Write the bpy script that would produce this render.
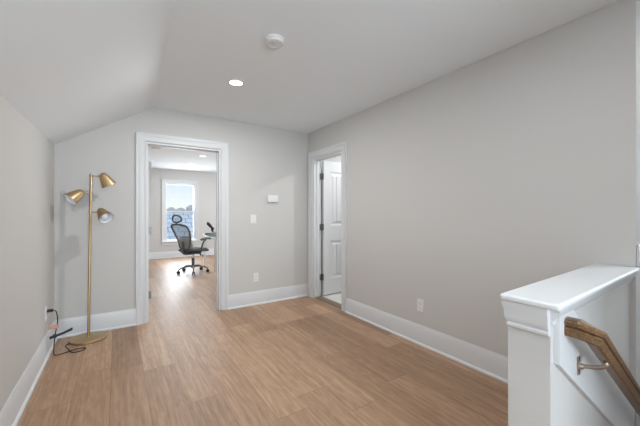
import bpy, bmesh, math, random
from mathutils import Vector, Matrix
random.seed(7)
for o in list(bpy.data.objects):
    bpy.data.objects.remove(o, do_unlink=True)
SC = bpy.context.scene
COL = SC.collection
R = math.radians

# ------------------------------------------------------------------ camera
cam_d = bpy.data.cameras.new('camera')
cam_d.sensor_width = 36.0
cam_d.lens = 310.0 / 640.0 * 36.0
cam_d.clip_start = 0.02
cam_d.clip_end = 300
cam = bpy.data.objects.new('camera', cam_d)
COL.objects.link(cam)
cam.location = (0, 0, 1.24)
cam.rotation_euler = (R(90), 0, -R(33.2))
SC.camera = cam

# ------------------------------------------------------------------ world, daylight, exposure
SC.view_settings.view_transform = 'Standard'
SC.view_settings.look = 'None'
SC.view_settings.exposure = 0.05
SC.view_settings.gamma = 1.0
SC.view_settings.use_curve_mapping = False
SC.cycles.use_denoising = True
SC.cycles.max_bounces = 10
SC.cycles.diffuse_bounces = 7
SC.cycles.glossy_bounces = 5
SC.cycles.transparent_max_bounces = 12
SC.cycles.sample_clamp_indirect = 6.0
SC.cycles.caustics_reflective = False
SC.cycles.caustics_refractive = False

W = bpy.data.worlds.new('sky')
SC.world = W
W.use_nodes = True
nt = W.node_tree
nt.nodes.clear()
wo = nt.nodes.new('ShaderNodeOutputWorld')
bg = nt.nodes.new('ShaderNodeBackground')
tc = nt.nodes.new('ShaderNodeTexCoord')
sx = nt.nodes.new('ShaderNodeSeparateXYZ')
rp = nt.nodes.new('ShaderNodeValToRGB')
rp.color_ramp.elements[0].position = 0.0
rp.color_ramp.elements[0].color = (0.93, 0.95, 0.96, 1)
rp.color_ramp.elements[1].position = 0.15
rp.color_ramp.elements[1].color = (0.52, 0.70, 0.98, 1)
nt.links.new(tc.outputs['Generated'], sx.inputs[0])
nt.links.new(sx.outputs['Z'], rp.inputs[0])
nt.links.new(rp.outputs[0], bg.inputs['Color'])
nt.links.new(bg.outputs[0], wo.inputs['Surface'])
bg.inputs['Strength'].default_value = 1.15


def area(name, loc, direction, sx_, sy_, watts, color=(1, 1, 1)):
    d = bpy.data.lights.new(name, 'AREA')
    d.shape = 'RECTANGLE'
    d.size, d.size_y = sx_, sy_
    d.energy = watts
    d.color = color
    o = bpy.data.objects.new(name, d)
    COL.objects.link(o)
    o.location = loc
    o.rotation_euler = Vector(direction).to_track_quat('-Z', 'Y').to_euler()
    return o


# fill from added, unseen windows; only the last serves the visible office window
area('fill_and_window_light', (0.32, -3.12, 1.37), (0, 1, 0.62), 1.24, 1.5, 132, (0.79, 0.91, 1.0))  # added fill from behind the camera, window made up
area('fill_and_window_light', (4.70, -0.06, 1.45), (-1, 0, 0.15), 0.9, 1.3, 16, (0.79, 0.91, 1.0))  # added fill from the stair end, window made up
area('fill_and_window_light', (4.62, 7.0, 1.45), (-1, 0, -0.1), 3.4, 1.5, 100, (0.88, 0.95, 1.0))  # added fill from the office side, window made up
area('fill_and_window_light', (1.5, 9.75, 1.30), (0, -1, -0.1), 0.85, 1.5, 56, (0.95, 0.98, 1.0))
DOWNLIGHT_W = 22
FILL_W = 6

# ------------------------------------------------------------------ materials
def mat(name, color, rough=0.5, metal=0.0, spec=0.5, bump=0.0, bscale=200.0, var=0.0):
    m = bpy.data.materials.new(name)
    m.use_nodes = True
    n, l = m.node_tree.nodes, m.node_tree.links
    p = n['Principled BSDF']
    p.inputs['Base Color'].default_value = (*color, 1)
    p.inputs['Roughness'].default_value = rough
    p.inputs['Metallic'].default_value = metal
    p.inputs['Specular IOR Level'].default_value = spec
    if bump or var:
        t = n.new('ShaderNodeTexCoord')
        no = n.new('ShaderNodeTexNoise')
        no.inputs['Scale'].default_value = bscale
        no.inputs['Detail'].default_value = 3
        l.new(t.outputs['Object'], no.inputs['Vector'])
        if bump:
            b = n.new('ShaderNodeBump')
            b.inputs['Strength'].default_value = bump
            b.inputs['Distance'].default_value = 0.002
            l.new(no.outputs['Fac'], b.inputs['Height'])
            l.new(b.outputs[0], p.inputs['Normal'])
        if var:
            mx = n.new('ShaderNodeMix')
            mx.data_type = 'RGBA'
            mx.inputs[6].default_value = (*[c * (1 - var) for c in color], 1)
            mx.inputs[7].default_value = (*[min(1, c * (1 + var)) for c in color], 1)
            l.new(no.outputs['Fac'], mx.inputs[0])
            l.new(mx.outputs[2], p.inputs['Base Color'])
    return m


def emit(name, color, s):
    m = bpy.data.materials.new(name)
    m.use_nodes = True
    p = m.node_tree.nodes['Principled BSDF']
    p.inputs['Base Color'].default_value = (0.9, 0.9, 0.9, 1)
    p.inputs['Emission Color'].default_value = (*color, 1)
    p.inputs['Emission Strength'].default_value = s
    return m


def glass(name, tint=(1, 1, 1), refl=0.08):
    m = bpy.data.materials.new(name)
    m.use_nodes = True
    n, l = m.node_tree.nodes, m.node_tree.links
    n.clear()
    o = n.new('ShaderNodeOutputMaterial')
    mx = n.new('ShaderNodeMixShader')
    tr = n.new('ShaderNodeBsdfTransparent')
    gl = n.new('ShaderNodeBsdfGlossy')
    tr.inputs[0].default_value = (*tint, 1)
    gl.inputs['Roughness'].default_value = 0.02
    mx.inputs[0].default_value = refl
    l.new(tr.outputs[0], mx.inputs[1])
    l.new(gl.outputs[0], mx.inputs[2])
    l.new(mx.outputs[0], o.inputs['Surface'])
    return m


PLANK_W, PLANK_L, PLANK_X0 = 0.212, 1.52, 0.385


def wood_floor():
    m = bpy.data.materials.new('oak_plank')
    m.use_nodes = True
    n, l = m.node_tree.nodes, m.node_tree.links
    p = n['Principled BSDF']

    def math_(op, a, b=None, c=None):
        k = n.new('ShaderNodeMath')
        k.operation = op
        for i, v in enumerate((a, b, c)):
            if v is None:
                continue
            if isinstance(v, (int, float)):
                k.inputs[i].default_value = v
            else:
                l.new(v, k.inputs[i])
        return k.outputs[0]
    g = n.new('ShaderNodeNewGeometry')
    s = n.new('ShaderNodeSeparateXYZ')
    l.new(g.outputs['Position'], s.inputs[0])
    X, Y = s.outputs['X'], s.outputs['Y']
    fx = math_('DIVIDE', math_('SUBTRACT', X, PLANK_X0), PLANK_W)
    row = math_('FLOOR', fx)
    wn = n.new('ShaderNodeTexWhiteNoise')
    wn.noise_dimensions = '1D'
    l.new(row, wn.inputs['W'])
    fy = math_('DIVIDE', math_('ADD', Y, math_('MULTIPLY', wn.outputs['Value'], PLANK_L)), PLANK_L)
    colm = math_('FLOOR', fy)
    cid = n.new('ShaderNodeCombineXYZ')
    l.new(row, cid.inputs[0]); l.new(colm, cid.inputs[1])
    w2 = n.new('ShaderNodeTexWhiteNoise')
    w2.noise_dimensions = '2D'
    l.new(cid.outputs[0], w2.inputs['Vector'])
    rnd = w2.outputs['Value']
    # grain, stretched along the plank
    gv = n.new('ShaderNodeCombineXYZ')
    l.new(math_('MULTIPLY', X, 48.0), gv.inputs[0])
    l.new(math_('MULTIPLY', Y, 1.5), gv.inputs[1])
    l.new(math_('MULTIPLY', rnd, 37.0), gv.inputs[2])
    gr = n.new('ShaderNodeTexNoise')
    gr.inputs['Scale'].default_value = 1.0
    gr.inputs['Detail'].default_value = 6
    gr.inputs['Roughness'].default_value = 0.62
    gr.inputs['Distortion'].default_value = 0.5
    l.new(gv.outputs[0], gr.inputs['Vector'])
    gv2 = n.new('ShaderNodeCombineXYZ')
    l.new(math_('MULTIPLY', X, 5.0), gv2.inputs[0])
    l.new(math_('MULTIPLY', Y, 0.9), gv2.inputs[1])
    l.new(math_('MULTIPLY', rnd, 91.0), gv2.inputs[2])
    wv = n.new('ShaderNodeTexNoise')
    wv.inputs['Scale'].default_value = 1.6
    wv.inputs['Detail'].default_value = 3
    l.new(gv2.outputs[0], wv.inputs['Vector'])
    # cathedral rings
    rings = math_('SINE', math_('MULTIPLY', wv.outputs['Fac'], 60.0))
    val = math_('ADD', math_('MULTIPLY', gr.outputs['Fac'], 0.80), math_('MULTIPLY', rings, 0.05))
    val = math_('ADD', val, math_('ADD', 0.07, math_('MULTIPLY', math_('SUBTRACT', rnd, 0.5), 0.27)))
    rp = n.new('ShaderNodeValToRGB')
    e = rp.color_ramp.elements
    e[0].position, e[0].color = 0.14, (0.175, 0.092, 0.048, 1)
    e[1].position, e[1].color = 0.85, (0.55, 0.36, 0.225, 1)
    k = e.new(0.50); k.color = (0.355, 0.213, 0.126, 1)
    l.new(val, rp.inputs[0])
    # knots
    kv = n.new('ShaderNodeCombineXYZ')
    l.new(math_('MULTIPLY', X, 2.6), kv.inputs[0])
    l.new(math_('MULTIPLY', Y, 1.05), kv.inputs[1])
    vo = n.new('ShaderNodeTexVoronoi')
    vo.inputs['Scale'].default_value = 1.0
    l.new(kv.outputs[0], vo.inputs['Vector'])
    kn = n.new('ShaderNodeMapRange')
    kn.inputs['From Min'].default_value = 0.02
    kn.inputs['From Max'].default_value = 0.085
    kn.inputs['To Min'].default_value = 0.45
    kn.inputs['To Max'].default_value = 1.0
    l.new(vo.outputs['Distance'], kn.inputs['Value'])
    # seams
    def seam(f, w):
        fr = math_('FRACT', f)
        d = math_('MINIMUM', fr, math_('SUBTRACT', 1.0, fr))
        q = n.new('ShaderNodeMapRange')
        q.inputs['From Min'].default_value = 0
        q.inputs['From Max'].default_value = w
        q.inputs['To Min'].default_value = 0.55
        l.new(d, q.inputs['Value'])
        return q.outputs[0]
    sm = math_('MULTIPLY', seam(fx, 0.018), seam(fy, 0.0026))
    sm = math_('MULTIPLY', sm, kn.outputs[0])
    mx = n.new('ShaderNodeMix')
    mx.data_type = 'RGBA'
    mx.blend_type = 'MULTIPLY'
    mx.inputs[0].default_value = 1
    l.new(rp.outputs[0], mx.inputs[6])
    cc = n.new('ShaderNodeCombineColor')
    for i in range(3):
        l.new(sm, cc.inputs[i])
    l.new(cc.outputs[0], mx.inputs[7])
    l.new(mx.outputs[2], p.inputs['Base Color'])
    p.inputs['Roughness'].default_value = 0.43
    p.inputs['Specular IOR Level'].default_value = 0.7
    b = n.new('ShaderNodeBump')
    b.inputs['Strength'].default_value = 0.12
    b.inputs['Distance'].default_value = 0.0015
    l.new(math_('MULTIPLY', val, sm), b.inputs['Height'])
    l.new(b.outputs[0], p.inputs['Normal'])
    return m


def wood_rail():
    m = bpy.data.materials.new('stained_oak')
    m.use_nodes = True
    n, l = m.node_tree.nodes, m.node_tree.links
    p = n['Principled BSDF']
    t = n.new('ShaderNodeTexCoord')
    mp = n.new('ShaderNodeMapping')
    mp.inputs['Rotation'].default_value = (0, R(-35.8), 0)
    mp.inputs['Scale'].default_value = (3, 70, 70)
    no = n.new('ShaderNodeTexNoise')
    no.inputs['Scale'].default_value = 2.2
    no.inputs['Detail'].default_value = 5
    rp = n.new('ShaderNodeValToRGB')
    e = rp.color_ramp.elements
    e[0].position, e[0].color = 0.28, (0.050, 0.025, 0.010, 1)
    e[1].position, e[1].color = 0.74, (0.25, 0.135, 0.062, 1)
    l.new(t.outputs['Object'], mp.inputs[0]); l.new(mp.outputs[0], no.inputs['Vector'])
    l.new(no.outputs['Fac'], rp.inputs[0]); l.new(rp.outputs[0], p.inputs['Base Color'])
    p.inputs['Roughness'].default_value = 0.33
    return m


def mesh_fabric():
    m = bpy.data.materials.new('chair_mesh')
    m.use_nodes = True
    n, l = m.node_tree.nodes, m.node_tree.links
    p = n['Principled BSDF']
    p.inputs['Base Color'].default_value = (0.30, 0.33, 0.33, 1)
    p.inputs['Roughness'].default_value = 0.8
    p.inputs['Alpha'].default_value = 0.35
    return m


def shingle():
    m = mat('grey_shingle', (0.4, 0.43, 0.47), 0.9)
    n, l = m.node_tree.nodes, m.node_tree.links
    t = n.new('ShaderNodeTexCoord')
    b = n.new('ShaderNodeTexBrick')
    b.inputs['Color1'].default_value = (0.76, 0.74, 0.69, 1)
    b.inputs['Color2'].default_value = (0.84, 0.82, 0.77, 1)
    b.inputs['Mortar'].default_value = (0.36, 0.40, 0.44, 1)
    b.inputs['Scale'].default_value = 1.0
    b.inputs['Mortar Size'].default_value = 0.03
    b.inputs['Brick Width'].default_value = 0.6
    b.inputs['Row Height'].default_value = 0.5
    l.new(t.outputs['Object'], b.inputs['Vector'])
    l.new(b.outputs['Color'], n['Principled BSDF'].inputs['Base Color'])
    return m


M = dict(
    wall=mat('wall_paint', (0.566, 0.558, 0.545), 0.75, spec=0.3, bump=0.06, bscale=260),
    ceiling=mat('ceiling_paint', (0.82, 0.87, 0.91), 0.85, spec=0.2, bump=0.05, bscale=180),
    trim=mat('trim_paint', (0.645, 0.660, 0.675), 0.4, spec=0.5),
    white=mat('white_plastic', (0.74, 0.745, 0.75), 0.4),
    slot=mat('dark_slot', (0.05, 0.05, 0.05), 0.6),
    greyplastic=mat('grey_plastic', (0.42, 0.43, 0.44), 0.45),
    floor=wood_floor(),
    rail=wood_rail(),
    tile=mat('pale_tile', (0.62, 0.60, 0.57), 0.4, var=0.08, bscale=6),
    threshold=mat('threshold_metal', (0.20, 0.15, 0.11), 0.4, 0.3),
    hinge=mat('hinge_nickel', (0.22, 0.215, 0.21), 0.42, 0.8),
    bronze=mat('bracket_nickel', (0.36, 0.29, 0.24), 0.32, 0.9),
    brass=mat('brushed_brass', (0.52, 0.375, 0.215), 0.42, 1.0, bump=0.03, bscale=500),
    bulb=mat('frosted_bulb', (0.92, 0.94, 0.98), 0.25),
    shadein=mat('shade_lining', (0.80, 0.84, 0.90), 0.5),
    black=mat('black_rubber', (0.018, 0.018, 0.02), 0.5),
    tag=mat('salmon_tag', (0.60, 0.34, 0.29), 0.6),
    chair=mat('charcoal_plastic', (0.10, 0.112, 0.115), 0.45),
    fabric=mat('dark_fabric', (0.062, 0.072, 0.075), 0.9, bump=0.2, bscale=400),
    cmesh=mesh_fabric(),
    chrome=mat('chrome', (0.72, 0.73, 0.74), 0.15, 1.0),
    deskglass=glass('desk_glass', (0.80, 0.93, 0.92), 0.14),
    pane=glass('window_glass', (0.97, 0.985, 1.0), 0.05),
    deskwhite=mat('desk_white', (0.78, 0.78, 0.77), 0.35),
    diffuser=emit('lit_diffuser', (1.0, 0.985, 0.95), 6.0),
    roof=shingle(),
    siding=mat('pale_siding', (0.60, 0.62, 0.64), 0.8),
    leaf=mat('winter_leaf', (0.74, 0.66, 0.57), 0.9, var=0.3, bscale=1.5),  # paleness includes distance haze mixed into the crown colour
    bark=mat('bark', (0.2, 0.15, 0.11), 0.9),
    lawn=mat('lawn', (0.35, 0.33, 0.22), 0.95, var=0.2, bscale=0.5),
)

# ------------------------------------------------------------------ mesh helpers
def NB():
    return bmesh.new()


def box(bm, x0, x1, y0, y1, z0, z1):
    vs = [bm.verts.new((x, y, z)) for x in (x0, x1) for y in (y0, y1) for z in (z0, z1)]
    for f in ((0, 1, 3, 2), (4, 6, 7, 5), (0, 4, 5, 1), (2, 3, 7, 6), (0, 2, 6, 4), (1, 5, 7, 3)):
        bm.faces.new([vs[i] for i in f])
    return vs


def prism(bm, poly, mp, d0, d1):
    """poly: list of (u,v); mp(u,v,d) -> xyz"""
    a = [bm.verts.new(mp(u, v, d0)) for u, v in poly]
    b = [bm.verts.new(mp(u, v, d1)) for u, v in poly]
    n = len(poly)
    bm.faces.new(a)
    bm.faces.new(b[::-1])
    for i in range(n):
        bm.faces.new((a[i], b[i], b[(i + 1) % n], a[(i + 1) % n]))


def sweep2d(bm, path, prof, mp, closed=False):
    """mitred moulding: path (u,v), profile (a,b): a along the left normal, b out of the plane"""
    n = len(path)
    rings = []
    for i in range(n):
        P = Vector(path[i])
        dirs = []
        if i > 0 or closed:
            dirs.append((P - Vector(path[i - 1])).normalized())
        if i < n - 1 or closed:
            dirs.append((Vector(path[(i + 1) % n]) - P).normalized())
        ns = [Vector((-d.y, d.x)) for d in dirs]
        if len(ns) == 2:
            s = ns[0] + ns[1]
            nm = s / max(1e-6, (1 + ns[0].dot(ns[1])))
        else:
            nm = ns[0]
        rings.append([bm.verts.new(mp(P.x + nm.x * a, P.y + nm.y * a, b)) for a, b in prof])
    m = len(prof)
    rng = range(n) if closed else range(n - 1)
    for i in rng:
        A, B = rings[i], rings[(i + 1) % n]
        for j in range(m):
            bm.faces.new((A[j], A[(j + 1) % m], B[(j + 1) % m], B[j]))
    if not closed:
        bm.faces.new(rings[0])
        bm.faces.new(rings[-1][::-1])


def tube(bm, pts, r, seg=12, caps=True):
    pts = [Vector(p) for p in pts]
    n = len(pts)
    rr = r if isinstance(r, (list, tuple)) else [r] * n
    up = None
    rings = []
    for i in range(n):
        d = (pts[min(i + 1, n - 1)] - pts[max(i - 1, 0)]).normalized()
        if up is None:
            up = Vector((0, 0, 1)) if abs(d.z) < 0.9 else Vector((1, 0, 0))
        s = d.cross(up)
        if s.length < 1e-5:
            s = d.orthogonal()
        s.normalize()
        up = s.cross(d).normalized()
        rings.append([bm.verts.new(pts[i] + (s * math.cos(a) + up * math.sin(a)) * rr[i])
                      for a in [2 * math.pi * k / seg for k in range(seg)]])
    for i in range(n - 1):
        for k in range(seg):
            bm.faces.new((rings[i][k], rings[i][(k + 1) % seg], rings[i + 1][(k + 1) % seg], rings[i + 1][k]))
    if caps:
        bm.faces.new(rings[0][::-1])
        bm.faces.new(rings[-1])


def lathe(bm, prof, mtx=None, seg=28):
    """prof: list of (r,z); open ends are capped when r>0"""
    mtx = mtx or Matrix()
    rings = []
    for r, z in prof:
        if r < 1e-6:
            rings.append([bm.verts.new(mtx @ Vector((0, 0, z)))])
        else:
            rings.append([bm.verts.new(mtx @ Vector((r * math.cos(a), r * math.sin(a), z)))
                          for a in [2 * math.pi * k / seg for k in range(seg)]])
    for A, B in zip(rings, rings[1:]):
        for k in range(seg):
            a0, a1 = A[k % len(A)], A[(k + 1) % len(A)]
            b0, b1 = B[k % len(B)], B[(k + 1) % len(B)]
            f = []
            for v in (a0, a1, b1, b0):
                if v not in f:
                    f.append(v)
            if len(f) > 2:
                bm.faces.new(f)
    for ring in (rings[0], rings[-1]):
        if len(ring) > 1:
            try:
                bm.faces.new(ring)
            except ValueError:
                pass


def smooth_path(pts, n=8):
    """Catmull-Rom"""
    P = [Vector(p) for p in pts]
    P = [P[0] * 2 - P[1]] + P + [P[-1] * 2 - P[-2]]
    out = []
    for i in range(1, len(P) - 2):
        p0, p1, p2, p3 = P[i - 1:i + 3]
        for k in range(n):
            t = k / n
            out.append(0.5 * ((2 * p1) + (p2 - p0) * t + (2 * p0 - 5 * p1 + 4 * p2 - p3) * t * t + (3 * p1 - p0 - 3 * p2 + p3) * t ** 3))
    out.append(P[-2])
    return out


def align(origin, direction):
    q = Vector(direction).normalized().to_track_quat('Z', 'Y')
    return Matrix.Translation(Vector(origin)) @ q.to_matrix().to_4x4()


def obj(name, bm, m, parent=None, smooth=None, bevel=0.0, bseg=2, label=None):
    bmesh.ops.recalc_face_normals(bm, faces=bm.faces)
    me = bpy.data.meshes.new(name)
    bm.to_mesh(me)
    bm.free()
    me.materials.append(M[m] if isinstance(m, str) else m)
    o = bpy.data.objects.new(name, me)
    COL.objects.link(o)
    if parent:
        o.parent = parent
    if smooth is not None:
        for p in me.polygons:
            p.use_smooth = True
        me.set_sharp_from_angle(angle=R(smooth))
    if bevel:
        b = o.modifiers.new('bevel', 'BEVEL')
        b.width = bevel
        b.segments = bseg
        b.limit_method = 'ANGLE'
        b.angle_limit = R(40)
    if label:
        o['label'] = label
    return o


def thing(name, label, cat, loc=(0, 0, 0), rz=0, group=None, kind=None):
    o = bpy.data.objects.new(name, None)
    COL.objects.link(o)
    o.empty_display_size = 0.1
    o.location = loc
    o.rotation_euler = (0, 0, rz)
    o['label'] = label
    if cat:
        o['category'] = cat
    if group:
        o['group'] = group
    if kind:
        o['kind'] = kind
    return o


def struct(o, label=None):
    o['kind'] = 'structure'
    if label:
        o['label'] = label
    return o


def dup(root, loc, rz=0, label=None, group=None):
    r = root.copy(); COL.objects.link(r)
    r.location = loc; r.rotation_euler = (0, 0, rz)
    if label: r['label'] = label
    if group: r['group'] = group
    for ch in list(root.children):
        c = ch.copy(); COL.objects.link(c); c.parent = r
        for g in ch.children:
            d = g.copy(); COL.objects.link(d); d.parent = c
    return r


def boxes(name, lst, m, parent=None, bevel=0, label=None):
    bm = NB()
    for b in lst:
        box(bm, *b)
    return obj(name, bm, m, parent, bevel=bevel, label=label)


# ------------------------------------------------------------------ dimensions
XL, XR = -0.52, 2.40        # hall left and right wall faces
YB = 4.0                    # wall with the office door
YF = 9.47                   # office far wall
CEIL = 2.45
OX0, OX1, OH = 0.272, 1.10, 2.043       # office doorway
RY0, RY1, RH = 3.15, 3.85, 2.034        # side doorway


def zc(x, y):
    return 2.45 - 0.00977 * (x - 0.352) + 0.00727 * (4 - y)


# ------------------------------------------------------------------ floors
boxes('floor', [(-0.64, 1.34, -3.1, 4.06, -0.25, 0), (1.34, 2.53, 0.46, 4.06, -0.25, 0)], 'floor')
struct(bpy.data.objects['floor'], 'brown oak plank floor of the landing')
struct(boxes('floor_office', [(-0.64, 4.6, 4.06, 9.6, -0.25, 0)], 'floor'), 'oak plank floor of the office beyond the doorway')
struct(boxes('floor_closet', [(2.53, 4.6, 2.7, 4.0, -0.25, 0.012)], 'tile'), 'pale floor of the room behind the side door')

# ------------------------------------------------------------------ walls
bm = NB()
box(bm, -0.64, OX0, YB, YB + 0.12, 0, 2.62)
box(bm, OX1, 2.53, YB, YB + 0.12, 0, 2.62)
box(bm, OX0, OX1, YB, YB + 0.12, OH, 2.62)
struct(obj('wall_back', bm, 'wall'), 'grey wall with the open office doorway')
bm = NB()
box(bm, XR, XR + 0.13, 0.478, RY0, 0, 2.62)
box(bm, XR, XR + 0.13, RY1, YB, 0, 2.62)
box(bm, XR, XR + 0.13, RY0, RY1, RH, 2.62)
struct(obj('wall_right', bm, 'wall'), 'long grey wall on the right with the side doorway')
struct(boxes('wall_left', [(-0.64, XL, -3.0, 4.0, 0, 2.0)], 'wall'), 'low grey knee wall on the left under the sloped ceiling')
# behind the camera
bm = NB()
box(bm, -0.64, -0.30, -3.12, -3.0, 0, 2.62)
box(bm, 0.94, 1.37, -3.12, -3.0, 0, 2.62)
box(bm, -0.30, 0.94, -3.12, -3.0, 0, 0.62)
box(bm, -0.30, 0.94, -3.12, -3.0, 2.12, 2.62)  # opening added to let the hall fill in
struct(obj('wall_front', bm, 'wall'), 'grey wall behind the viewpoint with an opening added for fill light')
struct(boxes('wall_hall', [(1.25, 1.37, -3.0, -0.6, 0, 2.62)], 'wall'))
# stairwell walls
struct(boxes('wall_stair_near', [(1.25, 4.72, -0.72, -0.6, -2.7, 2.62)], 'wall'))
struct(boxes('wall_stair_far', [(2.53, 4.72, 0.478, 0.60, -2.7, 2.62), (1.34, 2.53, 0.478, 0.56, -2.7, -0.25)], 'wall'))
struct(boxes('wall_stair_end', [(4.6, 4.72, -0.6, -0.52, -2.7, 2.62), (4.6, 4.72, 0.40, 0.478, -2.7, 2.62), (4.6, 4.72, -0.52, 0.40, -2.7, 0.79), (4.6, 4.72, -0.52, 0.40, 2.11, 2.62)], 'wall'))  # opening added for the stair fill
struct(boxes('floor_lower', [(1.2, 4.72, -0.72, 0.6, -2.8, -2.7)], 'floor'))
# side room
struct(boxes('wall_closet_far', [(4.6, 4.72, 2.7, 4.12, 0, 2.62)], 'wall'))
struct(boxes('wall_closet_near', [(2.53, 4.6, 2.58, 2.7, 0, 2.62)], 'wall'))
# office
bm = NB()
box(bm, -0.64, 1.10, YF, YF + 0.14, 0, 2.62)
box(bm, 1.90, 4.72, YF, YF + 0.14, 0, 2.62)
box(bm, 1.10, 1.90, YF, YF + 0.14, 0, 0.46)
box(bm, 1.10, 1.90, YF, YF + 0.14, 2.09, 2.62)
struct(obj('wall_office_far', bm, 'wall'), 'grey office wall with the window')
struct(boxes('wall_office_left', [(-0.76, -0.64, 4.0, 9.61, 0, 2.62)], 'wall'))
bm = NB()
box(bm, 4.6, 4.72, 4.0, 5.3, 0, 2.62)
box(bm, 4.6, 4.72, 8.7, 9.61, 0, 2.62)
box(bm, 4.6, 4.72, 5.3, 8.7, 0, 0.7)
box(bm, 4.6, 4.72, 5.3, 8.7, 2.2, 2.62)
struct(obj('wall_office_right', bm, 'wall'))  # side opening added for the office fill
struct(boxes('wall_office_near', [(2.53, 4.6, 4.0, 4.12, 0, 2.62)], 'wall'))

# ------------------------------------------------------------------ ceilings
bm = NB()


def xb(y):
    return 0.353 - 0.0327 * (4 - y)


def zl(y):
    return 1.911 - 0.0236 * (4 - y)


NR, NS = 36, 12
lo = []
for q in range(NR + 1):
    y = 4.02 - 7.12 * q / NR
    slope = (zc(xb(y), y) - zl(y)) / (xb(y) - XL)
    xs_ = [XL - 0.12 + (xb(y) - XL + 0.12) * k / NS for k in range(NS + 1)]
    lo.append([(x, y, zl(y) + (x - XL) * slope) for x in xs_] + [(4.72, y, zc(4.72, y))])
lov = [[bm.verts.new(p) for p in r] for r in lo]
hiv = [[bm.verts.new((p[0], p[1], 2.75)) for p in r] for r in lo]
NC = NS + 1
for i in range(NR):
    for j in range(NC):
        bm.faces.new((lov[i][j], lov[i][j + 1], lov[i + 1][j + 1], lov[i + 1][j]))
        bm.faces.new((hiv[i][j], hiv[i + 1][j], hiv[i + 1][j + 1], hiv[i][j + 1]))
    for j in (0, NC):
        bm.faces.new((lov[i][j], lov[i + 1][j], hiv[i + 1][j], hiv[i][j]))
for i in (0, NR):
    for j in range(NC):
        bm.faces.new((lov[i][j], hiv[i][j], hiv[i][j + 1], lov[i][j + 1]))
struct(obj('ceiling', bm, 'ceiling', smooth=8), 'white ceiling sloping down to the left knee wall')
struct(boxes('ceiling_office', [(-0.76, 4.72, 4.02, 9.61, CEIL, 2.75)], 'ceiling'), 'flat white office ceiling')

# ------------------------------------------------------------------ baseboards (flat board, ogee top, shoe moulding)
BASE = [(0, 0), (0.030, 0), (0.029, 0.012), (0.020, 0.020), (0.016, 0.021), (0.016, 0.140), (0.013, 0.150), (0.0125, 0.160),
        (0.007, 0.170), (0.006, 0.180), (0, 0.180)]


def baseboard(name, path, label=None):
    bm = NB()
    sweep2d(bm, path, BASE, lambda u, v, b: (u, v, b))
    o = struct(obj(name, bm, 'trim', smooth=35), label)
    return o


CW = 0.098   # casing width
# paths run so that the left normal points into the room
baseboard('baseboard_left', [(XL, YB), (XL, -3.0)], 'white baseboard along the left knee wall')
baseboard('baseboard_back_left', [(OX0 - CW, YB), (XL + 0.0, YB)], 'white baseboard left of the office doorway')
baseboard('baseboard_back_right', [(XR, YB), (OX1 + CW, YB)], 'white baseboard right of the office doorway')
baseboard('baseboard_right', [(XR, 0.60), (XR, RY0 - CW)], 'white baseboard along the long right wall')
baseboard('baseboard_office', [(4.6, YF), (-0.64, YF)], 'white baseboard under the office window')
baseboard('baseboard_office_left', [(-0.64, YF), (-0.64, 4.12)])
baseboard('baseboard_office_right', [(4.6, 4.12), (4.6, YF)])
baseboard('baseboard_hall', [(1.25, -3.0), (1.25, -0.6)])

# ------------------------------------------------------------------ doors
# casing profile: a = across from the opening outwards, b = thickness
CAS = [(0.006, 0), (0.006, 0.011), (0.012, 0.015), (0.018, 0.012), (0.050, 0.014), (0.066, 0.017), (0.074, 0.024), (0.090, 0.026),
       (CW, 0.024), (CW, 0)]


def hinge(parent, loc, rz):
    bm = NB()
    tube(bm, [(0, 0, -0.045), (0, 0, 0.045)], 0.0075, 10)
    for z in (-0.048, 0.048):
        lathe(bm, [(0, z - 0.004), (0.0085, z - 0.002), (0.0085, z + 0.002), (0, z + 0.004)], seg=10)
    box(bm, -0.036, 0.0, 0.0055, 0.008, -0.045, 0.045)
    box(bm, 0.0075, 0.010, -0.036, 0.0, -0.045, 0.045)
    o = obj('hinge', bm, 'hinge', parent, smooth=40)
    o.location = loc
    o.rotation_euler = (0, 0, rz)
    return o


# office doorway
d1 = thing('door_1', 'white cased doorway into the office', None, (0, 0, 0), kind='structure')
bm = NB()
sweep2d(bm, [(OX1, 0), (OX1, OH), (OX0, OH), (OX0, 0)], [(-a, b) for a, b in CAS], lambda u, v, b: (u, YB - b, v))
obj('casing', bm, 'trim', d1, smooth=35)
bm = NB()
sweep2d(bm, [(OX1, 0), (OX1, OH), (OX0, OH), (OX0, 0)], [(-a, b) for a, b in CAS], lambda u, v, b: (u, YB + 0.12 + b, v))
obj('casing', bm, 'trim', d1, smooth=35)
bm = NB()
jt = 0.018
box(bm, OX0, OX0 + jt, YB, YB + 0.12, 0, OH)
box(bm, OX1 - jt, OX1, YB, YB + 0.12, 0, OH)
box(bm, OX0 + jt, OX1 - jt, YB, YB + 0.12, OH - jt, OH)
box(bm, OX1 - jt - 0.011, OX1 - jt, YB + 0.045, YB + 0.08, 0, OH - jt)
box(bm, OX0 + jt, OX0 + jt + 0.011, YB + 0.045, YB + 0.08, 0, OH - jt)
box(bm, OX0 + jt, OX1 - jt, YB + 0.045, YB + 0.08, OH - jt - 0.011, OH - jt)
obj('jamb', bm, 'trim', d1)


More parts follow.
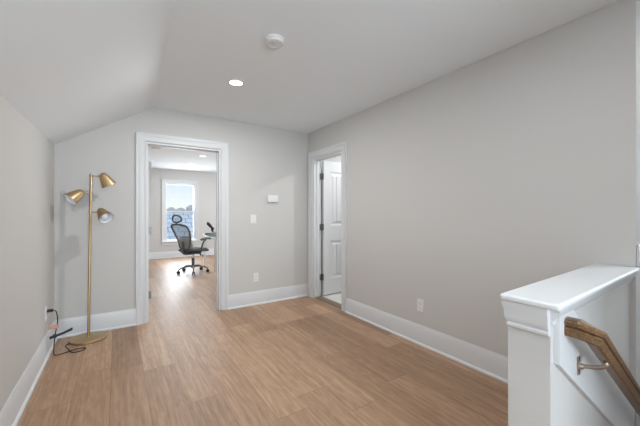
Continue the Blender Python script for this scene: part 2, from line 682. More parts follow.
def leaf(parent, mtx, w, h, t=0.035, z0=0.0, groove=True):
    """two-panel leaf with raised panels on both faces; local x from the hinge edge, y thickness"""
    bm = NB()
    pan = [(0.115, w - 0.115, 0.23, 0.80), (0.115, w - 0.115, 1.02, h - 0.15)]
    xs = [0, pan[0][0], pan[0][1], w]
    zs = [0, pan[0][2], pan[0][3], pan[1][2], pan[1][3], h]
    for i in range(3):
        for k in range(5):
            if i == 1 and k in (1, 3):
                continue
            box(bm, xs[i], xs[i + 1], 0, t, zs[k], zs[k + 1])
    bmesh.ops.remove_doubles(bm, verts=bm.verts, dist=1e-5)
    for f in [f for f in bm.faces if False]:
        pass
    lf = obj('leaf', bm, 'trim', parent)
    bm = NB()
    for (a, b, c, d) in pan:
        box(bm, a - 0.002, b + 0.002, 0.0095, t - 0.0095, c - 0.002, d + 0.002)
        for s in (0, 1):
            def mp(u, v, q, s=s):
                return (u, 0.0095 - q if s == 0 else t - 0.0095 + q, v)
            # sticking around the panel and the raised field
            sweep2d(bm, [(a, c), (b, c), (b, d), (a, d)], [(0, 0), (0, 0.0085), (0.006, 0.0085), (0.018, 0.0)], mp, closed=True)
            f = 0.045
            n = 4
            wv = (b - a - 2 * f) / n
            for k in range(n):
                x0 = a + f + k * wv
                A = [(x0 + (0 if k else 0), c + f), (x0 + wv, c + f), (x0 + wv, d - f), (x0, d - f)]
                va = [bm.verts.new(mp(u, v, 0)) for u, v in A]
                g = 0.006 if True else 0
                i0 = 0.022 if k == 0 else g
                i1 = 0.022 if k == n - 1 else g
                B = [(x0 + i0, c + f + .022), (x0 + wv - i1, c + f + .022), (x0 + wv - i1, d - f - .022), (x0 + i0, d - f - .022)]
                vb = [bm.verts.new(mp(u, v, 0.008)) for u, v in B]
                for j in range(4):
                    bm.faces.new((va[j], va[(j + 1) % 4], vb[(j + 1) % 4], vb[j]))
                bm.faces.new(vb)
    pn = obj('panel', bm, 'trim', parent)
    bm = NB()
    for s, y in ((-1, 0), (1, t)):
        lathe(bm, [(0.032, 0), (0.032, 0.006), (0.012, 0.010), (0.012, 0.030), (0.024, 0.036), (0.028, 0.050), (0.020, 0.062), (0, 0.064)],
              Matrix.Translation((w - 0.065, y, 0.93)) @ Matrix.Rotation(R(90 if s < 0 else -90), 4, 'X'), seg=20)
    kn = obj('door_knob', bm, 'hinge', parent, smooth=40)
    for o in (lf, pn, kn):
        o.matrix_local = mtx
    return lf


# leaf swung back into the office, behind its left jamb
leaf(d1, Matrix.Translation((OX0 + 0.012, YB + 0.139, 0.012)) @ Matrix.Rotation(R(90), 4, 'Z') @ Matrix.Translation((0, -0.018, 0)), OX1 - OX0 - 0.045, OH - 0.035)
for z in (1.80, 1.03, 0.28):
    hinge(d1, (OX0 + 0.029, YB + 0.128, z), R(90))

# side doorway
d2 = thing('door_2', 'white panelled door standing open in the long right wall', None, (0, 0, 0), kind='structure')
for xx, s in ((XR, -1), (XR + 0.13, 1)):
    bm = NB()
    sweep2d(bm, [(RY0, 0), (RY0, RH), (RY1, RH), (RY1, 0)], CAS, lambda u, v, b: (xx + s * b, u, v))
    obj('casing', bm, 'trim', d2, smooth=35)
bm = NB()
box(bm, XR, XR + 0.13, RY1 - jt, RY1, 0, RH)
box(bm, XR, XR + 0.13, RY0, RY0 + jt, 0, RH)
box(bm, XR, XR + 0.13, RY0 + jt, RY1 - jt, RH - jt, RH)
box(bm, XR + 0.05, XR + 0.085, RY1 - jt - 0.011, RY1 - jt, 0, RH - jt)
box(bm, XR + 0.05, XR + 0.085, RY0 + jt, RY0 + jt + 0.011, 0, RH - jt)
obj('jamb', bm, 'trim', d2)
PY = RY1 - jt
leaf(d2, Matrix.Translation((XR + 0.148, PY - 0.004, 0.028)) @ Matrix.Rotation(R(3), 4, 'Z') @ Matrix.Translation((0, -0.035, 0)), RY1 - RY0 - 0.042, RH - 0.050)
for z in (1.78, 1.03, 0.29):
    hinge(d2, (XR + 0.137, PY - 0.008, z), R(0))
bm = NB()
prism(bm, [(XR + 0.02, 0), (XR + 0.03, 0.012), (XR + 0.10, 0.016), (XR + 0.13, 0.012), (XR + 0.13, 0)], lambda u, v, d: (u, d, v), RY0 + jt, RY1 - jt)
obj('threshold', bm, 'threshold', d2)

# ------------------------------------------------------------------ office window
w1 = thing('window_1', 'white double-hung office window with a view of roofs and sky', None, (0, 0, 0), kind='structure')
WX0, WX1, WZ0, WZ1 = 1.10, 1.90, 0.46, 2.09
bm = NB()
prof = [(0.0, 0), (0.0, 0.012), (0.05, 0.015), (0.062, 0.022), (0.078, 0.022), (0.078, 0)]
sweep2d(bm, [(WX1, WZ0), (WX1, WZ1), (WX0, WZ1), (WX0, WZ0)], [(-a, b) for a, b in prof], lambda u, v, b: (u, YF - b, v))
obj('casing', bm, 'trim', w1, smooth=35)
bm = NB()
box(bm, WX0 - 0.10, WX1 + 0.10, YF - 0.05, YF + 0.06, WZ0 - 0.025, WZ0)
obj('sill', bm, 'trim', w1, bevel=0.006)
bm = NB()
box(bm, WX0 - 0.078, WX1 + 0.078, YF - 0.016, YF, WZ0 - 0.105, WZ0 - 0.025)
obj('apron', bm, 'trim', w1, bevel=0.003)
bm = NB()
sweep2d(bm, [(WX1, WZ0), (WX1, WZ1), (WX0, WZ1), (WX0, WZ0)], [(0, 0), (0.018, 0), (0.018, 0.13), (0, 0.13)], lambda u, v, b: (u, YF + b, v), closed=True)
obj('frame', bm, 'trim', w1)
ZM = 1.27
for z0, z1, yy in ((ZM - 0.03, WZ1 - 0.018, YF + 0.075), (WZ0, ZM + 0.03, YF + 0.045)):
    bm = NB()
    sweep2d(bm, [(WX1 - 0.018, z0), (WX1 - 0.018, z1), (WX0 + 0.018, z1), (WX0 + 0.018, z0)], [(0, 0), (0.036, 0), (0.036, 0.03), (0, 0.03)],
            lambda u, v, b: (u, yy + b, v), closed=True)
    sa = obj('sash', bm, 'trim', w1)
    bm = NB()
    box(bm, WX0 + 0.05, WX1 - 0.05, yy + 0.013, yy + 0.017, z0 + 0.03, z1 - 0.03)
    obj('pane', bm, 'pane', sa)

# ------------------------------------------------------------------ stair half wall (turned 2.3 degrees off the hall)
HA = R(2.3)
HM = Matrix.Translation((1.237, 0.455, 0)) @ Matrix.Rotation(HA, 4, 'Z')
hw = thing('wall_stair_half', 'grey half wall with a thick white cap beside the stairs', None, (1.237, 0.455, 0), HA, kind='structure')
LW, TH = 1.166, 0.134
boxes('body', [(0, LW, 0, TH, -0.9, 0.916)], 'wall', hw)
bm = NB()
# cap slab with softly rounded corners
rc = 0.010
c0x, c0y, c1y = -0.041, -0.040, TH + 0.014
poly = [(LW, c0y)]
for k in range(7):
    a = R(270 - 15 * k)
    poly.append((c0x + rc + rc * math.cos(a), c0y + rc + rc * math.sin(a)))
for k in range(7):
    a = R(180 - 15 * k)
    poly.append((c0x + rc + rc * math.cos(a), c1y - rc + rc * math.sin(a)))
poly.append((LW, c1y))
prism(bm, poly, lambda u, v, d: (u, v, d), 0.917, 0.941)
obj('cap', bm, 'trim', hw, smooth=35, bevel=0.008, bseg=3)
# tall apron moulding on the end, smaller bed moulding along the stair side and the hall side
bm = NB()
AP = [(0, 0.820), (0.013, 0.820), (0.018, 0.825), (0.018, 0.832), (0.015, 0.836), (0.015, 0.840), (0.020, 0.846), (0.024, 0.860), (0.025, 0.885), (0.030, 0.900), (0.031, 0.917), (0, 0.917)]
sweep2d(bm, [(LW, TH - 0.020), (0.0, TH - 0.020), (0.0, 0.0)], [(-a, b) for a, b in AP], lambda u, v, b: (u, v, b))
bmesh.ops.recalc_face_normals(bm, faces=bm.faces)
obj('end_moulding', bm, 'trim', hw, smooth=30)
bm = NB()
BD = [(0, 0.858), (0.006, 0.858), (0.007, 0.866), (0.012, 0.876), (0.022, 0.890), (0.030, 0.917), (0, 0.917)]
sweep2d(bm, [(0.0, 0.0), (LW, 0.0)], [(-a, b) for a, b in BD], lambda u, v, b: (u, v, b))
obj('bed_moulding', bm, 'trim', hw, smooth=30)
# sloping board that carries the handrail
SL = 0.685
bm = NB()
bx0 = 0.030
pl = [(bx0, 0.917), (bx0, 0.717), (LW, 0.717 - SL * (LW - bx0)), (LW, 0.717 - SL * (LW - bx0) + 0.26), (0.165, 0.717 - SL * (0.165 - bx0) + 0.26), (0.165, 0.917)]
prism(bm, pl, lambda u, v, d: (u, d, v), -0.019, 0.0)
obj('rail_board', bm, 'trim', hw, bevel=0.002)
baseboard('baseboard_half_wall', [tuple((HM @ Vector((LW, TH, 0))).xy), tuple((HM @ Vector((0.0, TH, 0))).xy)])
struct(boxes('trim_1', [(2.41, 2.50, 0.466, 0.478, 0.945, 1.065)], 'trim', bevel=0.002), 'small white block of trim at the wall corner above the cap')

# ------------------------------------------------------------------ handrail
hr = thing('handrail', 'brown stained wooden handrail descending along the white board of the half wall', 'handrail', (1.237, 0.455, 0), HA)
PR = [(-0.020, -0.031), (0.020, -0.031), (0.026, -0.025), (0.026, -0.001), (0.019, 0.003), (0.026, 0.007), (0.027, 0.020), (0.020, 0.028), (0.010, 0.031),
      (-0.010, 0.031), (-0.020, 0.028), (-0.027, 0.020), (-0.026, 0.007), (-0.019, 0.003), (-0.026, -0.001), (-0.026, -0.025)]
RZ, SL2 = 0.842, 0.68
x0r, yr = 0.094, -0.097
ZS = 0.758 + SL2 * 0.2          # centre line of the slope: z = ZS - SL2 * x
RPATH = [Vector(p) for p in ((x0r, -0.019, RZ), (x0r, -0.054, RZ), (x0r + 0.008, yr, ZS - SL2 * (x0r + 0.008)), (1.30, yr, ZS - SL2 * 1.30))]


def sweep3d(bm, path, prof):
    dirs = [(b - a).normalized() for a, b in zip(path, path[1:])]
    fr = []
    for d in dirs:
        s = d.cross(Vector((0, 0, 1))).normalized()
        fr.append((s, s.cross(d).normalized()))
    rings = []
    for i, P in enumerate(path):
        j = min(i, len(dirs) - 1)
        if i == 0:
            nrm = dirs[0]
        elif i == len(path) - 1:
            nrm = dirs[-1]
        else:
            nrm = (dirs[i - 1] + dirs[i]).normalized()
        ring = [Vector() for _ in prof]
        use = {min(i, len(dirs) - 1), max(0, i - 1)}
        for j in use:
            s, u = fr[j]
            d = dirs[j]
            for n_, (a, b) in enumerate(prof):
                q = P + s * a + u * b
                ring[n_] += (q + d * ((P - q).dot(nrm) / d.dot(nrm))) / len(use)
        ring = [bm.verts.new(q) for q in ring]
        rings.append(ring)
    m = len(prof)
    for A, B in zip(rings, rings[1:]):
        for j in range(m):
            bm.faces.new((A[j], A[(j + 1) % m], B[(j + 1) % m], B[j]))
    bm.faces.new(rings[0]); bm.faces.new(rings[-1][::-1])


bm = NB()
sweep3d(bm, RPATH, PR)
obj('rail', bm, 'rail', hr, smooth=18)
for xb_ in (0.212, 1.16):
    zr = ZS - SL2 * xb_ - 0.030 / math.cos(math.atan(SL2))
    zp = zr - 0.045
    bm = NB()
    box(bm, xb_ - 0.011, xb_ + 0.011, -0.024, -0.019, zp - 0.034, zp + 0.034)
    tube(bm, smooth_path([(xb_, -0.022, zp), (xb_, -0.05, zp + 0.006), (xb_, -0.082, zp + 0.016), (xb_, yr - 0.002, zr - 0.016), (xb_, yr, zr - 0.004)], 5), 0.0075, 10)
    lathe(bm, [(0.014, 0), (0.012, 0.008), (0.0075, 0.014)], Matrix.Translation((xb_, -0.024, zp)) @ Matrix.Rotation(R(90), 4, 'X'), seg=14)
    prism(bm, [(-0.024, 0.0), (0.024, 0), (0.024, -0.005), (-0.024, -0.005)],
          lambda u, v, d: (xb_ + 0.0 + u * 0.81 + 0.0, yr + d, zr + 0.001 + v - u * 0.81 * SL2), -0.011, 0.011)
    obj('bracket', bm, 'bronze', hr, smooth=40, label='metal wall bracket')

# stairs below the landing edge
bm = NB()
for k in range(12):
    xa = 1.34 + 0.265 * k
    zt = -0.19 * (k + 1)
    box(bm, xa - 0.0, xa + 0.265, -0.6, 0.452, zt - 0.19, zt)
struct(obj('floor_stairs', bm, 'floor'), 'stair flight going down beside the half wall')

# ------------------------------------------------------------------ ceiling fittings
def disc_light(loc, label, watts, spread=180):
    t = thing('recessed_light', label, 'ceiling light', loc, 0, 'round recessed ceiling lights')
    bm = NB()
    lathe(bm, [(0.058, -0.001), (0.060, -0.006), (0.078, -0.004), (0.082, 0.0), (0.080, 0.004), (0.058, 0.004), (0.058, -0.001)], seg=32)
    obj('trim_ring', bm, 'white', t, smooth=40)
    bm = NB()
    lathe(bm, [(0.0, 0.002), (0.058, 0.002), (0.058, -0.002), (0, -0.002)], seg=32)
    obj('diffuser', bm, 'diffuser', t)
    d = bpy.data.lights.new('recessed_lamp', 'AREA')
    d.shape = 'DISK'
    d.size = 0.055
    d.energy = watts
    d.color = (0.98, 0.985, 0.98)
    d.spread = R(spread)
    o = bpy.data.objects.new('recessed_lamp', d)
    COL.objects.link(o)
    o.parent = t
    o.location = (0, 0, -0.008)
    return t


disc_light((0.925, 2.84, zc(0.925, 2.84)), 'lit round recessed light in the landing ceiling before the office doorway', DOWNLIGHT_W)
disc_light((1.525, 6.87, CEIL), 'nearer of the two lit recessed lights in the office ceiling', 10)
disc_light((1.525, 8.13, CEIL), 'farther of the two lit recessed lights in the office ceiling', 10)
disc_light((0.925, 0.75, zc(0.925, 0.75)), 'added round fill light in the ceiling above the viewpoint', 12)  # unseen lamp added as fill for the right wall
disc_light((0.40, -1.4, zc(0.40, -1.4)), 'added round fill light in the hall behind the viewpoint', FILL_W)  # unseen lamp added as hall fill
disc_light((3.3, 0.0, zc(3.3, 0.0)), 'added round fill light above the stairs', 13)  # added out of view to fill the stair side of the half wall
disc_light((3.3, 3.2, zc(3.3, 3.2)), 'added round fill light in the room behind the side door', 20)  # added out of view to brighten the open door leaf

sd = thing('smoke_detector', 'white round smoke detector on the landing ceiling', 'smoke detector', (0.925, 1.995, zc(0.925, 1.995)))
bm = NB()
lathe(bm, [(0, 0), (0.066, 0), (0.068, -0.004), (0.068, -0.012), (0.062, -0.014), (0.062, -0.018)], seg=40)
obj('base', bm, 'white', sd, smooth=30)
bm = NB()
lathe(bm, [(0.060, -0.016), (0.063, -0.022), (0.060, -0.029), (0.052, -0.033), (0.047, -0.034), (0.045, -0.032), (0.030, -0.034), (0, -0.035)], seg=40)
obj('cover', bm, 'white', sd, smooth=25)
bm = NB()
lathe(bm, [(0.0, -0.038), (0.010, -0.038), (0.011, -0.032)], Matrix.Translation((-0.016, -0.018, 0)), seg=14)
obj('test_button', bm, 'greyplastic', sd, smooth=40)

vt = thing('ceiling_vent', 'small slatted air vent in the office ceiling', 'vent', (0.60, 6.42, CEIL))
boxes('frame', [(-0.09, 0.09, -0.16, -0.135, -0.007, 0), (-0.09, 0.09, 0.135, 0.16, -0.007, 0), (-0.09, -0.07, -0.135, 0.135, -0.007, 0), (0.07, 0.09, -0.135, 0.135, -0.007, 0)], 'white', vt, bevel=0.002)
boxes('backing', [(-0.07, 0.07, -0.135, 0.135, -0.001, 0.0)], 'greyplastic', vt)
for k in range(7):
    bm = NB()
    yk = -0.115 + k * 0.038
    prism(bm, [(yk, -0.002), (yk + 0.014, -0.006), (yk + 0.015, -0.005), (yk + 0.001, -0.001)], lambda u, v, d: (d, u, v), -0.07, 0.07)
    obj('slat', bm, 'white', vt)

# ------------------------------------------------------------------ wall fittings
def plate(t, w, h, gang=1):
    boxes('plate', [(-w / 2, w / 2, -0.006, 0, -h / 2, h / 2)], 'white', t, bevel=0.0025)


def outlet(loc, rz, label):
    t = thing('wall_outlet', label, 'outlet', loc, rz, 'wall outlets')
    plate(t, 0.074, 0.118)
    for s in (1, -1):
        bm = NB()
        pl = [(0.0165 * math.cos(a) * 1.0, 0.0195 * s + 0.0145 * math.sin(a)) for a in [2 * math.pi * k / 20 for k in range(20)]]
        prism(bm, pl, lambda u, v, d: (u, d, v), -0.009, -0.005)
        rc_ = obj('socket', bm, 'white', t, bevel=0.001)
        boxes('slots', [(-0.0075, -0.0055, -0.0096, -0.008, 0.0195 * s - 0.001, 0.0195 * s + 0.008), (0.0055, 0.0075, -0.0096, -0.008, 0.0195 * s, 0.0195 * s + 0.008),
                        (-0.002, 0.002, -0.0096, -0.008, 0.0195 * s - 0.009, 0.0195 * s - 0.005)], 'slot', rc_)
    return t


outlet((1.575, YB, 0.367), 0, 'white outlet low on the back wall between the two doorways')
outlet((XR, 1.93, 0.367), R(-90), 'white outlet low on the long right wall')
outlet((XL, 3.56, 0.367), R(90), 'white outlet on the left knee wall that the lamp plugs into')
sw = thing('light_switch', 'white double light switch plate right of the office doorway', 'light switch', (1.54, YB, 1.158))
plate(sw, 0.080, 0.118)
for s in (-1, 1):
    bm = NB()
    prism(bm, [(-0.033, 0.006), (0.033, 0.006), (0.033, 0.0075), (0.0, 0.0085), (-0.033, 0.0115)], lambda u, v, d: (d, -v, u), s * 0.019 - 0.013, s * 0.019 + 0.013)
    obj('rocker', bm, 'white', sw)
th = thing('thermostat', 'white rectangular thermostat high on the back wall', 'thermostat', (1.82, YB, 1.437))
boxes('body', [(-0.076, 0.076, -0.026, -0.006, -0.046, 0.050)], 'white', th, bevel=0.005)
boxes('back_plate', [(-0.070, 0.070, -0.006, 0, -0.054, 0.046)], 'greyplastic', th)
boxes('display', [(-0.045, 0.020, -0.0268, -0.0255, -0.010, 0.032)], 'white', th)

# ------------------------------------------------------------------ floor lamp
LX, LY = -0.236, 3.80
fl = thing('floor_lamp', 'brass three-headed floor lamp in the left corner', 'floor lamp', (LX, LY, 0))
bm = NB()
lathe(bm, [(0, 0), (0.150, 0), (0.154, 0.004), (0.154, 0.016), (0.148, 0.021), (0.03, 0.023), (0.018, 0.026), (0.016, 0.034), (0, 0.034)], seg=48)
obj('base', bm, 'brass', fl, smooth=30)
bm = NB()
LEAN = 0.0125
tube(bm, [(0, 0, 0.02), (LEAN * 1.622, 0, 1.622), (LEAN * 1.628, 0, 1.628)], [0.0115, 0.0115, 0.008], 20)
obj('pole', bm, 'brass', fl, smooth=40)


def lamp_head(arm_end, apex, axis, z):
    axis = Vector(axis).normalized()
    bm = NB()
    a = Vector((LEAN * z, 0, z))
    e = Vector(arm_end)
    tube(bm, [a, e], 0.0055, 10)
    lathe(bm, [(0, -0.012), (0.014, -0.012), (0.014, 0.012), (0, 0.012)], Matrix.Translation((LEAN * z, 0, z)), seg=16)
    tube(bm, [e, Vector(apex) + axis * 0.012], 0.007, 10)
    bmesh.ops.create_uvsphere(bm, u_segments=12, v_segments=8, radius=0.010, matrix=Matrix.Translation(e))
    obj('arm', bm, 'brass', fl, smooth=40)
    mt = align(apex, axis)
    L, R0 = 0.138, 0.067
    outer = [(0.0, -0.002), (0.012, 0.0)]
    for k in range(1, 13):
        t = k / 12
        outer.append((0.022 + (R0 - 0.022) * (t ** 0.72), L * t))
    bm = NB()
    inner = [(r - 0.003, zz + 0.002) for r, zz in outer[2:]][::-1]
    lathe(bm, outer + [(R0 - 0.003, L)] + [q for q in inner[1:]] + [(0.0, 0.010)], mt, seg=40)
    sh = obj('lamp_shade', bm, 'brass', fl, smooth=50)
    bm = NB()
    lin = [(r - 0.0036, zz) for r, zz in outer[3:]]
    lathe(bm, [(0, lin[0][1] + 0.001)] + [(r, zz + 0.0) for r, zz in lin[:-1]] + [(lin[-1][0], L - 0.002), (lin[-1][0] - 0.0015, L - 0.002)]
          + [(r - 0.0015, zz + 0.001) for r, zz in lin[:-1]][::-1] + [(0, lin[0][1] + 0.002)], mt, seg=40)
    obj('lining', bm, 'shadein', sh, smooth=50, label='white inner lining')
    bm = NB()
    lathe(bm, [(0.0, 0.02), (0.016, 0.022), (0.017, 0.055), (0.030, 0.082), (0.035, 0.100), (0.030, 0.120), (0.016, 0.131), (0, 0.134)], mt, seg=24)
    obj('bulb', bm, 'bulb', sh, smooth=60, label='white bulb, unlit')


lamp_head((0.085, -0.005, 1.607), (0.105, -0.006, 1.640), (0.50, 0.10, -0.93), 1.607)
lamp_head((-0.040, -0.012, 1.432), (-0.044, -0.014, 1.452), (-0.66, -0.38, -0.62), 1.432)
lamp_head((0.085, -0.015, 1.247), (0.092, -0.010, 1.275), (0.36, -0.60, -0.56), 1.247)


def L2(x, y, z):
    return (x - LX, y - LY, z)


bm = NB()
PLX = XL + 0.006
cord = smooth_path([L2(LX - 0.13, LY - 0.05, 0.012), L2(-0.40, 3.70, 0.006), L2(-0.36, 3.58, 0.005), L2(-0.33, 3.50, 0.005), L2(-0.27, 3.50, 0.005), L2(-0.24, 3.545, 0.005),
                    L2(-0.31, 3.565, 0.006), L2(-0.40, 3.52, 0.005), L2(-0.455, 3.52, 0.006), L2(-0.462, 3.54, 0.06), L2(-0.455, 3.55, 0.17), L2(-0.440, 3.56, 0.28),
                    L2(-0.447, 3.56, 0.36), L2(-0.462, 3.56, 0.384), L2(-0.49, 3.56, 0.386)], 7)
tube(bm, cord, 0.0042, 8)
obj('cord', bm, 'black', fl, smooth=60, label='black power cord running to the outlet')
bm = NB()
box(bm, *[a - b for a, b in zip((PLX + 0.003, -0.470), (LX, LX))], *[a - LY for a in (3.547, 3.573)], 0.374, 0.398)
obj('plug', bm, 'black', fl, bevel=0.004)
bm = NB()
for k in range(5):
    ang = 2 * math.pi * k / 5
    dy, dz = 0.010 * math.cos(ang), 0.009 * math.sin(ang)
    tube(bm, smooth_path([L2(-0.487, 3.515 + dy, 0.160 + dz), L2(-0.45, 3.525 + dy * .7, 0.168 + dz * .7), L2(-0.40, 3.545 + dy * .7, 0.176 + dz * .6), L2(-0.34, 3.58 + dy, 0.190 + dz)], 5), 0.0052, 8)
tube(bm, [L2(-0.462, 3.522, 0.165), L2(-0.448, 3.529, 0.169)], 0.018, 12)
obj('cord_bundle', bm, 'black', fl, smooth=60, label='tied bundle of black cord')
bm = NB()
box(bm, -0.500 - LX, -0.425 - LX, 3.545 - LY, 3.553 - LY, 0.225, 0.262)
obj('cord_tag', bm, 'tag', fl, bevel=0.003, label='salmon pink tag')

# ------------------------------------------------------------------ office chair
oc = thing('office_chair', 'dark grey mesh office chair with headrest in front of the office window', 'office chair', (1.33, 6.88, 0), R(31))
# local +x is the sitting direction
for k in range(5):
    a = R(-99 - 31 + 72 * k)
    ca, sa_ = math.cos(a), math.sin(a)
    bm = NB()
    tube(bm, smooth_path([(0.02 * ca, 0.02 * sa_, 0.135), (0.14 * ca, 0.14 * sa_, 0.130), (0.24 * ca, 0.24 * sa_, 0.110), (0.29 * ca, 0.29 * sa_, 0.078)], 5),
         [0.020 - 0.0006 * q for q in range(16)], 12)
    obj('base_arm', bm, 'chair', oc, smooth=50)
    bm = NB()
    cx, cy = 0.295 * ca, 0.295 * sa_
    for s in (-1, 1):
        px, py = cx - sa_ * 0.017 * s, cy + ca * 0.017 * s
        mt = Matrix.Translation((px, py, 0.030)) @ Matrix.Rotation(a, 4, 'Z') @ Matrix.Rotation(R(90), 4, 'X')
        lathe(bm, [(0, -0.010), (0.026, -0.010), (0.030, -0.006), (0.030, 0.006), (0.026, 0.010), (0, 0.010)], mt, seg=18)
    tube(bm, [(cx, cy, 0.030), (cx, cy, 0.085)], 0.010, 8)
    obj('caster', bm, 'black', oc, smooth=40)
bm = NB()
lathe(bm, [(0, 0.10), (0.040, 0.10), (0.040, 0.150), (0.030, 0.160), (0.030, 0.30), (0.027, 0.302), (0.0, 0.302)], seg=20)
obj('hub', bm, 'chair', oc, smooth=35)
bm = NB()
lathe(bm, [(0, 0.29), (0.019, 0.29), (0.019, 0.40), (0, 0.40)], seg=18)
obj('gas_lift', bm, 'chrome', oc, smooth=35)
boxes('mechanism', [(-0.11, 0.11, -0.075, 0.075, 0.385, 0.425)], 'chair', oc, bevel=0.01)
bm = NB()
tube(bm, smooth_path([(0.03, -0.07, 0.395), (0.04, -0.17, 0.390), (0.05, -0.22, 0.36)], 4), 0.006, 8)
lathe(bm, [(0, 0), (0.013, 0.004), (0.014, 0.03), (0, 0.036)], Matrix.Translation((0.05, -0.22, 0.335)), seg=12)
tube(bm, [(0.13, -0.06, 0.40), (0.15, -0.06, 0.33)], 0.010, 8)
obj('lever', bm, 'black', oc, smooth=50)
# seat: thick cushion with a waterfall front
bm = NB()
NX, NYY = 14, 12
top, bot = [], []
for i in range(NX + 1):
    u = -1 + 2 * i / NX
    ra, rb = [], []
    for j in range(NYY + 1):
        v = -1 + 2 * j / NYY
        # squircle outline
        k = max(abs(u), abs(v)) / max(1e-6, (abs(u) ** 4 + abs(v) ** 4) ** 0.25) if (u or v) else 1
        x = 0.265 * u * k + 0.02
        y = 0.245 * v * k
        e = min(1.0, (1 - max(abs(u), abs(v))) * 3.2)
        h = math.sqrt(max(0, 1 - (1 - e) ** 2))
        dr = -0.03 * max(0, u - 0.55) ** 2 * 5 + 0.012 * abs(v) ** 2
        ra.append(bm.verts.new((x, y, 0.462 + 0.042 * h + dr)))
        rb.append(bm.verts.new((x, y, 0.462 - 0.034 * h + dr)))
    top.append(ra); bot.append(rb)
for i in range(NX):
    for j in range(NYY):
        bm.faces.new((top[i][j], top[i + 1][j], top[i + 1][j + 1], top[i][j + 1]))
        bm.faces.new((bot[i][j], bot[i][j + 1], bot[i + 1][j + 1], bot[i + 1][j]))
bmesh.ops.remove_doubles(bm, verts=bm.verts, dist=0.0005)
obj('seat', bm, 'fabric', oc, smooth=60)


# back: leans backwards (-x) going up
def bk(y, z, off=0.0):
    t = (z - 0.50) / 0.50
    return (-0.205 - 0.20 * t - 0.03 * math.sin(max(0, min(1, t)) * math.pi) * -1 + 0.10 * (y / 0.25) ** 2 * 0.5 + off, y, z)


outline = [(-0.115, 0.52), (-0.150, 0.62), (-0.200, 0.76), (-0.225, 0.90), (-0.205, 0.975), (-0.12, 1.005), (0, 1.012), (0.12, 1.005), (0.205, 0.975), (0.225, 0.90), (0.200, 0.76), (0.150, 0.62), (0.115, 0.52), (0, 0.50)]
bm = NB()
pth = smooth_path([bk(*p) for p in outline] + [bk(*outline[0])], 5)
tube(bm, pth, 0.020, 10)
bf = obj('back_frame', bm, 'chair', oc, smooth=60)
# mesh panel inside the frame, following its curve
bm = NB()
rows = []
zs_ = [0.51 + 0.49 * k / 14 for k in range(15)]


def half_width(z):
    pts = [(0.50, 0.10), (0.52, 0.115), (0.62, 0.150), (0.76, 0.200), (0.90, 0.225), (0.975, 0.205), (1.005, 0.12)]
    for (z0, w0), (z1, w1) in zip(pts, pts[1:]):
        if z0 <= z <= z1:
            return w0 + (w1 - w0) * (z - z0) / (z1 - z0)
    return 0.1


for z in zs_:
    w = half_width(z)
    rows.append([bm.verts.new(bk(-w + 2 * w * j / 10, z)) for j in range(11)])
for A, B in zip(rows, rows[1:]):
    for j in range(10):
        bm.faces.new((A[j], A[j + 1], B[j + 1], B[j]))
mp_ = obj('back_mesh', bm, 'cmesh', oc, smooth=60)
sm = mp_.modifiers.new('thick', 'SOLIDIFY'); sm.thickness = 0.004
# lumbar pad
bm = NB()
rows = []
for k in range(9):
    z = 0.52 + 0.20 * k / 8
    w = 0.19
    rows.append([bm.verts.new(bk(-w + 2 * w * j / 10, z, 0.006)) for j in range(11)])
for A, B in zip(rows, rows[1:]):
    for j in range(10):
        bm.faces.new((A[j], A[j + 1], B[j + 1], B[j]))
lp = obj('lumbar_pad', bm, mat('lumbar_mesh', (0.30, 0.325, 0.32), 0.85, bump=0.3, bscale=300), oc, smooth=60)
sm = lp.modifiers.new('thick', 'SOLIDIFY'); sm.thickness = 0.030; sm.offset = 0
# spine that carries the back
bm = NB()
tube(bm, smooth_path([(-0.05, 0, 0.405), (-0.19, 0, 0.41), (-0.265, 0, 0.46), (-0.262, 0, 0.56), (-0.268, 0, 0.66)], 5),
     [0.028] * 8 + [0.026] * 6 + [0.022] * 7, 12)
obj('spine', bm, 'chair', oc, smooth=60)
# headrest ring with mesh
bm = NB()
hb = lambda y, z: (-0.415 - 0.05 * (z - 1.04) + 0.35 * y * y * 4, y, z)
ring = [hb(0.135 * math.cos(a) * (1.0 if math.sin(a) < 0 else 0.92), 1.125 + 0.072 * math.sin(a)) for a in [2 * math.pi * k / 28 for k in range(29)]]
tube(bm, ring, 0.017, 10, caps=False)
tube(bm, [(-0.400, 0, 1.0), (-0.415, 0, 1.06)], 0.018, 10)
he = obj('headrest', bm, 'chair', oc, smooth=60)
bm = NB()
cen = bm.verts.new(hb(0, 1.125))
rv = [bm.verts.new(p) for p in ring[:-1]]
for k in range(28):
    bm.faces.new((cen, rv[k], rv[(k + 1) % 28]))
hm = obj('headrest_mesh', bm, 'cmesh', he, smooth=60)
# arms
for s in (-1, 1):
    bm = NB()
    tube(bm, smooth_path([(-0.05, s * 0.20, 0.425), (-0.06, s * 0.285, 0.44), (-0.05, s * 0.300, 0.54), (0.0, s * 0.300, 0.65), (0.06, s * 0.300, 0.695)], 5), 0.017, 10)
    ar = obj('armrest', bm, 'chair', oc, smooth=60)
    bm = NB()
    tube(bm, smooth_path([(-0.07, s * 0.30, 0.695), (0.02, s * 0.30, 0.716), (0.12, s * 0.30, 0.716), (0.19, s * 0.30, 0.705)], 5), [0.018] + [0.026] * 14 + [0.018], 10)
    obj('arm_pad', bm, 'chair', ar, smooth=60)

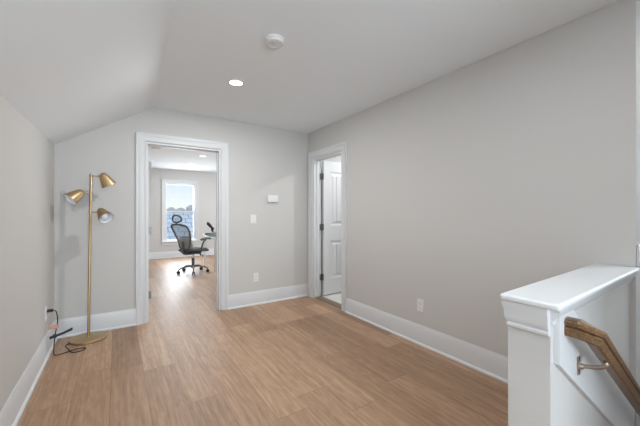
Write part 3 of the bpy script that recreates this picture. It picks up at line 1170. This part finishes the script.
# ------------------------------------------------------------------ desk and device
dk = thing('desk', 'glass-topped white desk at the right edge of the office doorway', 'desk', (1.715, 6.66, 0))
boxes('desk_top', [(0, 0.60, 0, 0.98, 0.715, 0.727)], 'deskglass', dk, bevel=0.002)
boxes('apron', [(0.03, 0.57, 0.03, 0.06, 0.665, 0.714), (0.03, 0.57, 0.92, 0.95, 0.665, 0.714), (0.0, 0.03, 0.03, 0.95, 0.675, 0.714), (0.57, 0.60, 0.03, 0.95, 0.675, 0.714)], 'deskwhite', dk)
for x in (0.0, 0.562):
    for y in (0.0, 0.942):
        bm = NB()
        box(bm, x, x + 0.038, y, y + 0.038, 0.0, 0.714)
        obj('leg', bm, 'chrome' if False else 'deskwhite', dk, bevel=0.003)
dv = thing('desk_device', 'small grey device with a tilted black top on the glass desk', 'device', (1.815, 7.44, 0.7275), R(-15))
bm = NB()
prism(bm, [(-0.13, 0.0), (0.14, 0.0), (0.14, 0.075), (0.10, 0.085), (-0.13, 0.022)], lambda u, v, d: (u, d, v), -0.09, 0.09)
obj('body', bm, 'greyplastic', dv, bevel=0.006)
bm = NB()
box(bm, -0.11, 0.02, -0.10, 0.10, 0.032, 0.050)
o = obj('front_tray', bm, 'chair', dv, bevel=0.004)
bm = NB()
tube(bm, [(0.06, 0, 0.07), (0.03, 0, 0.15)], 0.022, 12)
tube(bm, smooth_path([(0.075, 0, 0.125), (0.02, 0, 0.19), (-0.05, 0, 0.265), (-0.075, 0, 0.275)], 4), [0.030] * 5 + [0.036] * 6 + [0.028] * 2, 14)
obj('head', bm, 'black', dv, smooth=50, label='tilted black top')

# ------------------------------------------------------------------ outside the office window
struct(boxes('ground', [(-60, 80, 13, 160, -5.2, -5.0)], 'lawn'), 'ground outside far below the window')
hs = thing('neighbour_house', 'neighbouring house with a pale blue-grey roof seen through the lower window sash', 'house', (4.5, 24, -5))
boxes('house_wall', [(-4, 4, -4.6, 4.6, 0, 3.6)], 'siding', hs)
bm = NB()
prism(bm, [(-5.2, 3.4), (0, 6.15), (5.2, 3.4), (5.2, 3.6), (0, 6.38), (-5.2, 3.6)], lambda u, v, d: (d, u, v), -4.4, 4.4)
obj('roof', bm, 'roof', hs)
for xx in (-2.2, 1.2):
    boxes('window', [(xx, xx + 0.9, -4.66, -4.58, 1.2, 2.6)], 'trim', hs)
rnd = random.Random(3)
proto = None
for k in range(14):
    x = 2.0 + k * 2.6
    y = (88, 97)[k % 2] + rnd.uniform(-1, 1)
    if proto is None:
        proto = thing('tree', 'pale brown winter tree in the row on the horizon outside the office window', 'tree', (x, y, -5), 0, 'trees on the horizon')
        bm = NB()
        tube(bm, [(0, 0, 0), (0, 0, 4.5)], [0.25, 0.12], 8)
        obj('trunk', bm, 'bark', proto)
        bm = NB()
        for q in range(9):
            bmesh.ops.create_icosphere(bm, subdivisions=2, radius=rnd.uniform(.9, 1.5),
                                       matrix=Matrix.Translation((rnd.uniform(-1.1, 1.1), rnd.uniform(-1.1, 1.1), 4.6 + rnd.uniform(-1.2, 1.7))))
        for v in bm.verts:
            v.co += Vector((rnd.uniform(-.12, .12), rnd.uniform(-.12, .12), rnd.uniform(-.12, .12)))
        obj('crown', bm, 'leaf', proto)
    else:
        t = dup(proto, (x, y, -5), rnd.uniform(0, 6))
        t.scale = (1, 1, rnd.uniform(1.02, 1.22))
